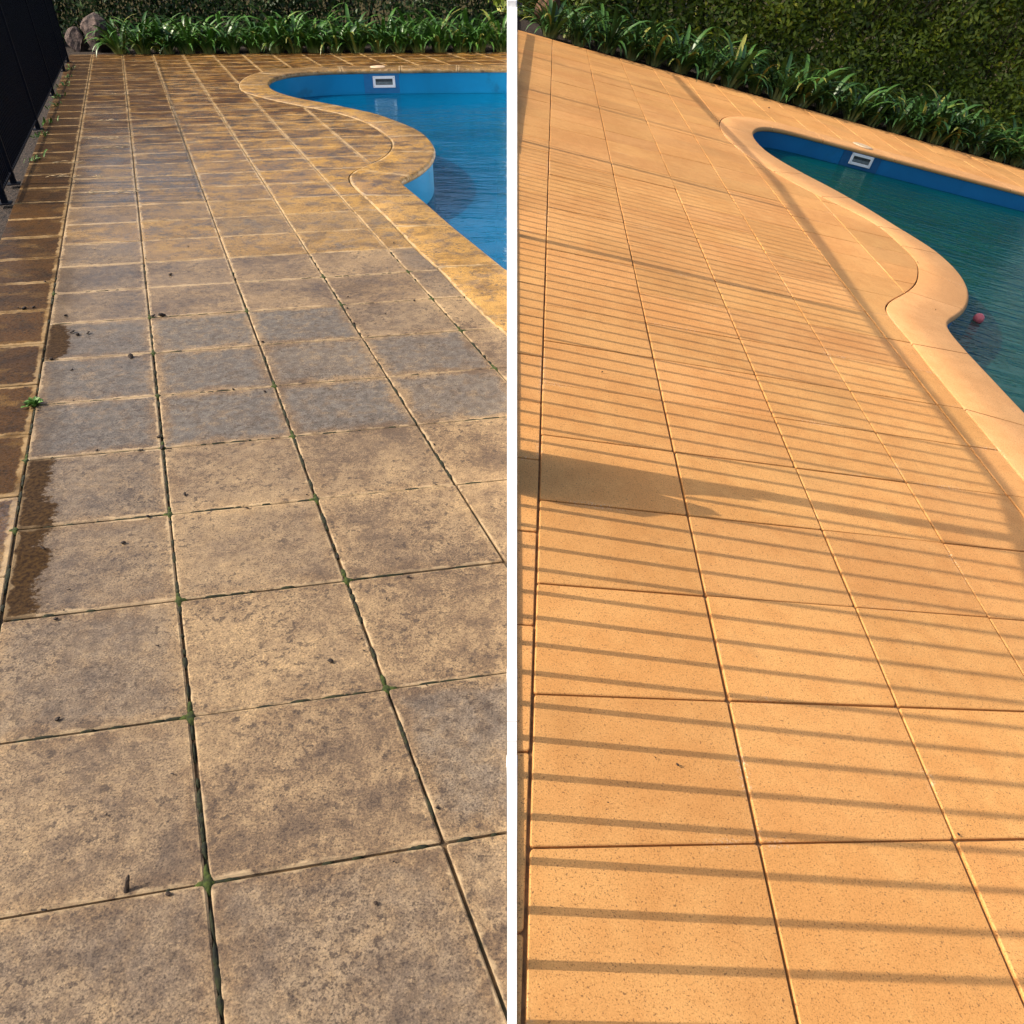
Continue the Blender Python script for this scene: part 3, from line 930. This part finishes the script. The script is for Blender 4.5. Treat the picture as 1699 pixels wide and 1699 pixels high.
# unseen plate added beside the first post, cut to throw the broad pointed shadow
sh = [(0.0, 1.805), (0.653, 1.854), (1.023, 1.885), (1.05, 1.865), (1.02, 1.838), (0.87, 1.835), (0.96, 1.802), (0.71, 1.766), (0.519, 1.712), (0.719, 1.69), (0.76, 1.658), (0.543, 1.604), (0.448, 1.557), (0.316, 1.547), (0.167, 1.533), (0.0, 1.545)]
pl = []
for x, y in sh:
    pl.append((y - x * BAR[1] / BAR[0], x / BAR[0] / REACH))
m = MB(); nn = len(pl); vv = []
for sx in (-0.006, 0.006):
    for y, h in pl:
        b0 = base_at(y); vv.append((sx, b0.y, b0.z + 0.009 + h))
m.add(vv, [tuple(range(nn)), tuple(reversed(range(nn, 2 * nn)))] + [(k, (k + 1) % nn, nn + (k + 1) % nn, nn + k) for k in range(nn)])
fpart('shadow_plate', m)

# ------------------------------------------------------------------ black fence at the far left
fd = Vector((-0.3735, 0.9276, 0)); f0 = Vector((-3.922, 6.512, 0)); fn = Vector((-fd.y, fd.x, 0))
bf = empty('black_fence', Matrix.Translation(f0)); tag(bf, 'tall black metal baluster fence along the left edge of the stained terrace', 'fence')
Rz = Matrix.Rotation(math.atan2(fd.y, fd.x), 3, 'Z')
FH = 1.26


def bpart(name, mb):
    return mesh_obj(name, mb.mesh(name, M_BLACK), None, bf)


for s in (-0.62, 0.0, 2.40, 4.76, 7.18, 8.34):
    m = MB(); m.box(fd * s + Vector((0, 0, FH / 2 + .01)), (0.040, 0.040, FH + 0.02), Rz)
    o = bpart('post', m)
    m = MB(); m.box(fd * s + Vector((0, 0, 0.005)), (0.09, 0.09, 0.008), Rz); mesh_obj('foot_plate', m.mesh('foot_plate', M_BLACK), None, o)
mb_ = MB(); mb_.box((0, 0, 0), (0.013, 0.013, FH - 0.15)); bal = mb_.mesh('baluster', M_BLACK)
k = 0; s = -0.55
while s < 8.3:
    if min(abs(s - q) for q in (-0.62, 0.0, 2.40, 4.76, 7.18, 8.34)) > 0.04:
        o = mesh_obj('baluster', bal, None, bf)
        o.location = fd * s + fn * 0.001 + Vector((0, 0, 0.09 + (FH - 0.16) / 2)); o.rotation_euler = (0, 0, math.atan2(fd.y, fd.x))
    s += 0.073
for z in (0.085, 1.229):
    m = MB(); m.box(fd * 3.86 + Vector((0, 0, z)), (8.96, 0.020, 0.013), Rz); bpart('rail', m)

# ------------------------------------------------------------------ ground and planting beds
gv = []; gx = (-400, 0.0, 17, 400); gy = (-60, 480)
for y in gy:
    for x in gx:
        z = -1.92 if x <= 0 else (-1.95 - 0.25 * min(x, 17))
        if x > 0: z = z + 0.0
        gv.append((x, y, z))
ground = mesh_obj('ground', pydata('ground', gv, [(k, k + 1, k + 5, k + 4) for k in range(3)], M_EARTH), None)
tag(ground, 'bare earth under and around both terraces', kind='structure')
bedL = mesh_obj('garden_bed', bed_slab('garden_bed', [(-0.075, 15.672), (-0.085, 20), (-16, 20), (-16, 14.9), (-7.43, 15.318)], None, M_SOIL, -0.02, 1.9), None)
tag(bedL, 'dark mulch bed behind the stained terrace', kind='structure')
lf = [f0 + fd * 9.55 - fn * -0.0, f0 - fd * 4.2]
sl = [(-7.435, 15.315), (-16, 14.895), (-16, 2.0), (-2.20, 2.0)]
bedF = mesh_obj('fence_border', bed_slab('fence_border', [(-7.432, 15.31), (-16, 14.89), (-16, -0.9), (-0.83, -0.9)], None, M_SOIL, -0.022, 1.9), None)
tag(bedF, 'dark soil border under and beyond the black fence', kind='structure')
bedR = mesh_obj('mulch_bed', bed_slab('mulch_bed', [(0.07, 13.28), (16, 15.35), (16, 19), (0.09, 17.8)], None, M_SOIL, -0.025, 2.2, DOWN_R), None, None, MR)
tag(bedR, 'dark mulch bed under the hedge behind the clean terrace', kind='structure')


# ------------------------------------------------------------------ strap-leaved clumps
NTH = ['first', 'second', 'third', 'fourth', 'fifth', 'sixth', 'seventh', 'eighth', 'ninth', 'tenth', 'eleventh', 'twelfth', 'thirteenth', 'fourteenth', 'fifteenth', 'sixteenth', 'seventeenth', 'eighteenth', 'nineteenth', 'twentieth', 'twenty-first', 'twenty-second', 'twenty-third', 'twenty-fourth', 'twenty-fifth', 'twenty-sixth', 'twenty-seventh', 'twenty-eighth']

def leaf_mesh(name, length, e0, e1, width, mat, n_=7):
    v, f, uvs = [], [], []
    x = z = 0.0
    for k in range(n_ + 1):
        t = k / n_
        e = e0 + (e1 - e0) * t ** 1.5
        w = width * (0.55 + 0.75 * math.sin(math.pi * min(1, t * 0.72 + .05))) * (1 - t ** 5) * 0.5 + 0.0008
        v += [(x, -w, z + w * 0.35), (x, 0, z), (x, w, z + w * 0.35)]
        uvs += [(0, t), (.5, t), (1, t)]
        x += math.cos(e) * length / n_; z += math.sin(e) * length / n_
    for k in range(n_):
        for q in (0, 1): f.append((3 * k + q, 3 * k + q + 1, 3 * k + q + 4, 3 * k + q + 3))
    me = pydata(name, v, f, mat, True)
    uv = me.uv_layers.new(name='UVMap')
    for lp in me.loops: uv.data[lp.index].uv = uvs[lp.vertex_index]
    return me


def leaf_set(mat):
    r = random.Random(11); out = []
    for k in range(14):
        e0 = math.radians(r.uniform(48, 84)); e1 = math.radians(r.uniform(-85, -15))
        out.append(leaf_mesh('leaf', r.uniform(0.44, 0.78), e0, e1, r.uniform(0.030, 0.045), mat))
    return out


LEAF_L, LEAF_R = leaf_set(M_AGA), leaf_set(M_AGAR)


def clump(M, x, y, sc, leaves, n_, label, group, rnd):
    root = empty('strap_leaf_plant', M @ Matrix.Translation((x, y, -0.02)))
    tag(root, label, 'plant', group)
    for k in range(n_):
        an = rnd.uniform(0, 2 * math.pi); rr = 0.11 * math.sqrt(rnd.random()) * sc
        o = mesh_obj('leaf', leaves[rnd.randrange(len(leaves))], None, root)
        a2 = an + rnd.gauss(0, .35)
        o.location = (rr * math.cos(an), rr * math.sin(an), 0)
        s = sc * rnd.uniform(.72, 1.12)
        o.rotation_euler = (rnd.gauss(0, .14), rnd.gauss(0, .10), a2)
        o.scale = (s, s, s)
    return root


rp = random.Random(21)
x = -6.72; k = 0
while x < -0.05:
    yb = 15.68 + 0.049 * x
    lab = NTH[k] + ' strappy clump from the pinkish rocks, front row behind the stained terrace'; k += 1
    clump(ML, x, yb + 0.22 + rp.uniform(-.04, .06), rp.uniform(0.86, 1.12), LEAF_L, 64, lab, 'strap-leaved plants behind the stained terrace', rp)
    x += rp.uniform(.33, .42)
x = -6.2; k = 0
while x < -0.1:
    yb = 15.68 + 0.049 * x
    clump(ML, x, yb + 0.66 + rp.uniform(-.06, .06), rp.uniform(1.1, 1.3), LEAF_L, 36, NTH[k] + ' strappy clump from the pinkish rocks, back row behind the stained terrace', 'back row of strap-leaved plants behind the stained terrace', rp)
    x += rp.uniform(.48, .6); k += 1
x = 0.62; k = 0
while x < 10.6:
    yb = 13.25 + 0.13 * x
    sc_ = (1.02 + 0.036 * x) * rp.uniform(.80, 1.15)
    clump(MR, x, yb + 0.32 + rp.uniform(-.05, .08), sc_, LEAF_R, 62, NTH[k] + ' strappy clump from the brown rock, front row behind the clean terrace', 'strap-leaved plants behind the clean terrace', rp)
    x += rp.uniform(.38, .50); k += 1
x = 0.95; k = 0
while x < 10.6:
    yb = 13.25 + 0.13 * x
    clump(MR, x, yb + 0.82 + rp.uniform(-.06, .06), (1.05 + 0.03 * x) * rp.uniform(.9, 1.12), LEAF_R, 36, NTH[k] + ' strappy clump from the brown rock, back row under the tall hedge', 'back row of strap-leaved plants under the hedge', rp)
    x += rp.uniform(.55, .7); k += 1


# ------------------------------------------------------------------ hedges
def hedge(name, M, x0, x1, yf, slope, depth, height, leaf, dens, mat, label, seed):
    r = np.random.RandomState(seed)
    root = empty(name, M @ Matrix.Translation((x0, yf(x0), -0.03))); tag(root, label, 'hedge')
    L = x1 - x0
    def lump(a, b_):
        return (np.sin(a * 2.3 + 1.3 * np.sin(b_ * 2.9)) + np.sin(a * 5.1 + b_ * 3.7 + 1.0) * .6 + np.sin(a * 9.3 - b_ * 7.1) * .45) * 0.12
    n_ = int(L * (height + depth * 0.6) * dens)
    ns = max(8, n_ // 16)                       # sprays of about sixteen leaves
    stop = r.rand(ns) < depth * 0.6 / (height + depth * 0.6)
    su = r.rand(ns) * L
    shh = np.where(stop, height, 0.10 + r.rand(ns) * (height - 0.10))
    push = np.abs(r.normal(0, 0.17, ns))
    deep = r.rand(ns) < .30
    sd = np.where(stop, r.rand(ns) * depth, np.where(deep, 0.2 + r.rand(ns) * depth * .6, push)) + lump(su, shh)
    shh = shh + np.where(stop, lump(su, sd * 3) - np.abs(r.normal(0, .12, ns)), 0)
    w_ = r.randint(0, ns, n_)
    rad = leaf * 2.3
    u = su[w_] + r.normal(0, rad, n_); h = shh[w_] + r.normal(0, rad * .8, n_); dy = sd[w_] + np.abs(r.normal(0, rad * .7, n_)) - rad * .3
    c = np.stack([u, dy + yf(1.0) * u - yf(0.0) * u, np.maximum(h, 0.03)], 1)
    nrm = np.stack([r.normal(-.45, .6, n_), -np.abs(r.normal(.6, .5, n_)), r.normal(.6, .5, n_)], 1)
    nrm /= np.linalg.norm(nrm, axis=1)[:, None]
    t = np.cross(nrm, r.normal(0, 1, (n_, 3))); t /= np.linalg.norm(t, axis=1)[:, None]
    b_ = np.cross(nrm, t)
    s = leaf * r.uniform(.6, 1.25, n_)[:, None]
    v = np.stack([c - t * s, c + b_ * s * .42 + nrm * s * .14, c + t * s * .95 - nrm * s * .18, c - b_ * s * .42 + nrm * s * .14], 1).reshape(-1, 3)
    me = bpy.data.meshes.new('foliage')
    me.vertices.add(len(v)); me.vertices.foreach_set('co', v.ravel())
    me.loops.add(4 * n_); me.loops.foreach_set('vertex_index', np.arange(4 * n_))
    me.polygons.add(n_); me.polygons.foreach_set('loop_start', np.arange(0, 4 * n_, 4)); me.polygons.foreach_set('loop_total', np.full(n_, 4))
    me.update(calc_edges=True); me.validate()
    o = mesh_obj('foliage', me, mat, root); o['kind'] = 'stuff'
    # stems and twigs inside
    m = MB(); rr = random.Random(seed)
    xx = 0.15
    while xx < L:
        base = Vector((xx, yf(x0 + xx) - yf(x0) + depth * .45, 0))
        for q in range(7):
            d = Vector((rr.uniform(-.45, .45), rr.uniform(-.5, .35), 1)).normalized()
            p1 = base; p2 = base + d * height * rr.uniform(.55, .95)
            ax = d.cross(Vector((0, 1, .2))).normalized(); ay = d.cross(ax)
            w0, w1 = 0.016, 0.005
            vv = [p1 + ax * w0, p1 + ay * w0, p1 - ax * w0, p1 - ay * w0, p2 + ax * w1, p2 + ay * w1, p2 - ax * w1, p2 - ay * w1]
            m.add(vv, [(a_, (a_ + 1) % 4, 4 + (a_ + 1) % 4, 4 + a_) for a_ in range(4)])
        xx += rr.uniform(.3, .5)
    o = mesh_obj('stems', m.mesh('stems', M_BARK), None, root)
    return root


hedge('tall_hedge', MR, -0.2, 12.0, lambda x: 14.95 + 0.13 * x, 0.13, 1.6, 3.3, 0.060, 2000, M_HEDGE, 'tall dense olive-green hedge behind the strappy plants of the clean terrace', 5)
hedge('low_hedge', ML, -11.5, -0.12, lambda x: 17.15 + 0.049 * x, 0.05, 1.3, 1.9, 0.050, 2000, M_HEDGEL, 'dark green leafy hedge behind the strappy plants of the stained terrace', 9)


# ------------------------------------------------------------------ rocks
def rock(M, loc, s, mat, label, seed):
    bm = bmesh.new(); bmesh.ops.create_icosphere(bm, subdivisions=3, radius=1)
    r = random.Random(seed)
    planes = []
    for k in range(13):
        d = Vector((r.gauss(0, 1), r.gauss(0, 1), r.gauss(0, 1))).normalized(); planes.append((d, r.uniform(.50, .88)))
    for v in bm.verts:
        for d, c in planes:
            e = v.co.dot(d) - c
            if e > 0: v.co -= d * e
        v.co += Vector((r.gauss(0, .022), r.gauss(0, .022), r.gauss(0, .022)))
        v.co = Vector((v.co.x * s[0], v.co.y * s[1], v.co.z * s[2]))
    me = bpy.data.meshes.new('boulder'); bm.to_mesh(me); bm.free()
    o = mesh_obj('boulder', me, mat, None, M @ Matrix.Translation(loc))
    tag(o, label, 'rock')


rock(ML, (-7.20, 15.95, 0.20), (0.30, 0.25, 0.36), M_ROCK, 'largest pinkish rock beside the left end of the strappy plants', 2)
rock(ML, (-7.66, 16.05, 0.14), (0.20, 0.22, 0.24), M_ROCK, 'squat grey-pink rock nearest the end of the black fence', 3)
rock(ML, (-7.5, 16.4, 0.30), (0.22, 0.2, 0.22), M_ROCK, 'small rock showing between two larger rocks by the black fence', 4)
rock(MR, (0.55, 14.5, 0.30), (0.26, 0.22, 0.32), M_ROCKB, 'brown rock at the left end of the dark strappy plants', 6)


# ------------------------------------------------------------------ moss in the joints of the stained terrace
rm = random.Random(31)
mm = MB()
gg = MB()


def moss_blob(p, d, ln, wd, ht):
    global mm
    d = d.normalized(); e = Vector((-d.y, d.x))
    ring = []; n8 = 10
    for k in range(n8):
        an = 2 * math.pi * k / n8; rr = rm.uniform(.75, 1.15)
        q = p + d * (ln / 2 * math.cos(an) * rr) + e * (wd / 2 * math.sin(an) * rr)
        ring.append((q.x, q.y, -0.0085))
    ring2 = [((q[0] - p.x) * .6 + p.x, (q[1] - p.y) * .6 + p.y, ht * .8) for q in ring]
    mm.add(ring + ring2 + [(p.x, p.y, ht)], [(k, (k + 1) % n8, n8 + (k + 1) % n8, n8 + k) for k in range(n8)] + [(n8 + k, n8 + (k + 1) % n8, 2 * n8) for k in range(n8)])


for j in range(-2, 9):
    for i in range(0, 6):
        c = LC0 + LA * i + LB * j
        if c.x > -0.03 or c.y < .3: continue
        if rm.random() < 0.85 - .05 * j:
            mm, keepm = gg, mm
            moss_blob(c, LB, rm.uniform(.035, .06), .028, 0.0018); moss_blob(c + LA * rm.uniform(-.03, .03), LA, rm.uniform(.03, .05), .02, 0.0014)
            if rm.random() < .7: moss_blob(c + LB * rm.uniform(.04, .09), LB, .06, .017, 0.0012)
            mm = keepm
        for (dv, pr) in ((LB, 0.8), (LA, 0.6)):
            n_ = int(rm.uniform(5, 14) * (1 if j < 5 else .6))
            for q in range(n_):
                t = rm.uniform(.06, .94)
                p = c + dv * t
                if p.x > -0.02 or rm.random() > pr: continue
                moss_blob(p, dv, rm.uniform(.012, .085), rm.uniform(.007, .019) * (1.0 if dv is LB else .8), rm.uniform(-.002, .0020))
moss = mesh_obj('joint_moss', mm.mesh('joint_moss', M_MOSS, True), None)
tag(moss, 'blackish moss and dirt clumps along the paver joints of the stained terrace', 'moss', kind='stuff')

M_GREEN = mat_simple('green_moss', (0.012, 0.019, 0.003), (0.042, 0.060, 0.006), 70, 0.95, 0.8, 0.004)
gmo = mesh_obj('green_moss', gg.mesh('green_moss', M_GREEN, True), None)
tag(gmo, 'brighter green moss tufts where the paver joints of the stained terrace cross', 'moss', kind='stuff')

# ---- green weed growing from a joint
weed = empty('weed', Matrix.Translation((-1.969, 2.871, -0.004))); tag(weed, 'small green weed sprouting from a joint of the stained terrace', 'weed')
wl_ = leaf_mesh('leaf', 0.045, math.radians(60), math.radians(5), 0.016, M_WEED, 4)
for k in range(46):
    o = mesh_obj('leaf', wl_, None, weed); an = random.uniform(0, 6.28); rr = random.uniform(0, .022)
    o.location = (rr * math.cos(an), rr * math.sin(an), random.uniform(0, .004)); o.rotation_euler = (random.gauss(0, .3), random.gauss(.2, .3), an); s = random.uniform(.3, .95); o.scale = (s, s, s)

# ---- scraps of bark and leaf
def scrap(seed, ln, wd, ht):
    r = random.Random(seed); bm = bmesh.new(); bmesh.ops.create_icosphere(bm, subdivisions=2, radius=.5)
    for v in bm.verts:
        t = 1 + .25 * math.sin(5 * v.co.x + seed) + r.gauss(0, .10)
        v.co = Vector((v.co.x * ln, v.co.y * wd * t, v.co.z * ht * t + .18 * ht * math.sin(6 * v.co.x)))
    me = bpy.data.meshes.new('debris'); bm.to_mesh(me); bm.free(); me.materials.append(M_BIT); return me


SCRAP = [scrap(1, 1, .55, .42), scrap(2, 1, .35, .25), scrap(3, 1, .7, .5), scrap(4, 1, .2, .16), scrap(5, 1, .45, .3)]
DEB = [(-2.143, 3.604, .030), (-2.106, 3.575, .026), (-2.061, 3.593, .030), (-2.273, 3.817, .020), (-1.747, 3.323, .034), (-2.579, 4.87, .014), (-2.198, 4.699, .018), (-2.025, 4.941, .018), (-1.953, 4.425, .024), (-2.614, 4.307, .028), (-2.57, 3.923, .02), (-2.532, 3.91, .03), (-2.492, 3.931, .018), (-1.958, 3.191, .014), (-1.553, 2.507, .013), (-1.388, 2.507, .020), (-1.315, 2.524, .024), (-1.285, 2.516, .022), (-1.356, 2.604, .022), (-1.126, 2.218, .022), (-.89, 2.137, .015), (-1.475, 1.923, .026), (-1.23, 1.95, .016), (-1.301, 1.728, .013), (-1.281, 1.604, .014), (-.959, 1.501, .011), (-1.112, 1.253, .015), (-.48, 1.444, .017), (-.363, 1.686, .011), (-.27, .799, .010), (-.777, 1.097, .010), (-2.1, 3.297, .022), (-1.825, 3.809, .03), (-1.782, 3.817, .04), (-.879, 4.077, .018), (-.788, 3.716, .018), (-.648, 3.841, .016), (-.748, 5.014, .014), (-.519, 4.024, .016), (-.486, 4.346, .012), (-.855, 3.914, .016), (-.985, 2.961, .012), (-.686, .817, .014), (-.919, .785, .012), (-.962, .777, .008), (-.218, 1.361, .008), (-1.047, 2.983, .014), (-.706, 2.218, .009), (-.887, 1.638, .008), (-.884, .994, .007), (-.245, .885, .006)]
rd = random.Random(4)
for k in range(46):
    j_ = rd.choice((-1, 0, 1, 2, 3, 4, 5, 6)); i_ = rd.randrange(0, 4)
    c_ = LC0 + LA * (i_ + (rd.random() if k % 3 else 0)) + LB * (j_ + (0 if k % 3 else rd.random())) + Vector((rd.gauss(0, .012), rd.gauss(0, .012)))
    if c_.x < -.03 and c_.y > .6: DEB.append((round(c_.x, 3), round(c_.y, 3), rd.choice((.006, .008, .010, .013, .017))))
for x, y, s in DEB:
    o = mesh_obj('leaf_scrap', SCRAP[rd.randrange(5)], None, None)
    o.location = (x, y, 0.003 + s * .12); o.rotation_euler = (rd.gauss(0, .15), rd.gauss(0, .15), rd.uniform(0, 6.28)); o.scale = (s, s, s)
    tag(o, 'dark scrap of leaf litter lying on the stained pavers', 'debris', 'dark scraps on the stained terrace')
o = mesh_obj('bark_splinter', SCRAP[3], None, None); o.location = (-.772, .83, .012); o.scale = (.05, .06, .06); o.rotation_euler = (.2, -1.0, 1.2)
tag(o, 'dark splinter of bark standing up from a mossy joint', 'debris')
for (x, y, s) in ((.413, .571, .010), (.358, .582, .007), (.223, .442, .006), (.276, .501, .006), (3.495, 5.898, .035), (1.145, .492, .009), (.411, 2.57, .010), (4.055, 12.714, .03), (3.11, 4.736, .012)):
    o = mesh_obj('leaf_scrap', SCRAP[rd.randrange(5)], None, None)
    o.matrix_world = MR @ Matrix.Translation((x, y, .004 + s * .15)) @ Matrix.Rotation(rd.uniform(0, 6), 4, 'Z') @ Matrix.Scale(s, 4)
    tag(o, 'tiny dark scrap lying on the clean orange pavers', 'debris', 'dark specks on the clean terrace')

# ---- weeds at the fence foot and wisps of dry straw by it
tuft = [leaf_mesh('leaf', 0.10, math.radians(70), math.radians(-20), 0.012, M_WEED, 4), leaf_mesh('leaf', 0.07, math.radians(50), math.radians(-10), 0.014, M_WEED, 4)]
rt = random.Random(8)
for k, q in enumerate((0.9, 2.05, 2.75, 3.9, 4.6, 5.6, 6.5, 7.4)):
    p = f0 + fd * q - fn * 0.06
    g = empty('weed', Matrix.Translation((p.x, p.y, -0.012)))
    tag(g, NTH[k] + ' low weed tuft along the foot of the black fence, counted from the near end', 'weed', 'weeds along the foot of the black fence')
    for n_ in range(18):
        o = mesh_obj('leaf', tuft[n_ % 2], None, g); an = rt.uniform(0, 6.28); rr = rt.uniform(0, .07)
        o.location = (rr * math.cos(an) * .5 + fd.x * rt.uniform(-.12, .12), rr * math.sin(an) + fd.y * rt.uniform(-.12, .12), 0); o.rotation_euler = (rt.gauss(0, .3), rt.gauss(0, .3), an); s_ = rt.uniform(.4, 1.1); o.scale = (s_, s_, s_)
for (x, y, n_, w) in ((-3.66, 7.85, 10, .13), (-3.85, 7.25, 8, .12), (-3.55, 6.75, 14, .22), (-4.35, 9.25, 7, .10), (-3.05, 6.25, 12, .20), (-3.95, 8.3, 16, .26), (-4.9, 11.0, 8, .12)):
    m = MB()
    for q in range(n_):
        c = Vector((rt.uniform(-w, w), rt.gauss(0, .025), .004)); an = rt.gauss(0.1, .5); L_ = rt.uniform(.015, .06)
        d = Vector((math.cos(an), math.sin(an), rt.uniform(0, .15))); e = Vector((-d.y, d.x, 0)) * .0022
        m.add([c - d * L_ - e, c - d * L_ + e, c + d * L_ + e, c + d * L_ - e, c + Vector((0, 0, .004))], [(0, 1, 4), (1, 2, 4), (2, 3, 4), (3, 0, 4), (0, 3, 2, 1)])
    o = mesh_obj('straw_wisp', m.mesh('straw_wisp', M_DRY), None, None, Matrix.Translation((x, y, 0.002)))
    tag(o, 'wisp of pale dry straw lying on the dark pavers by the black fence', 'debris', 'straw wisps by the black fence')
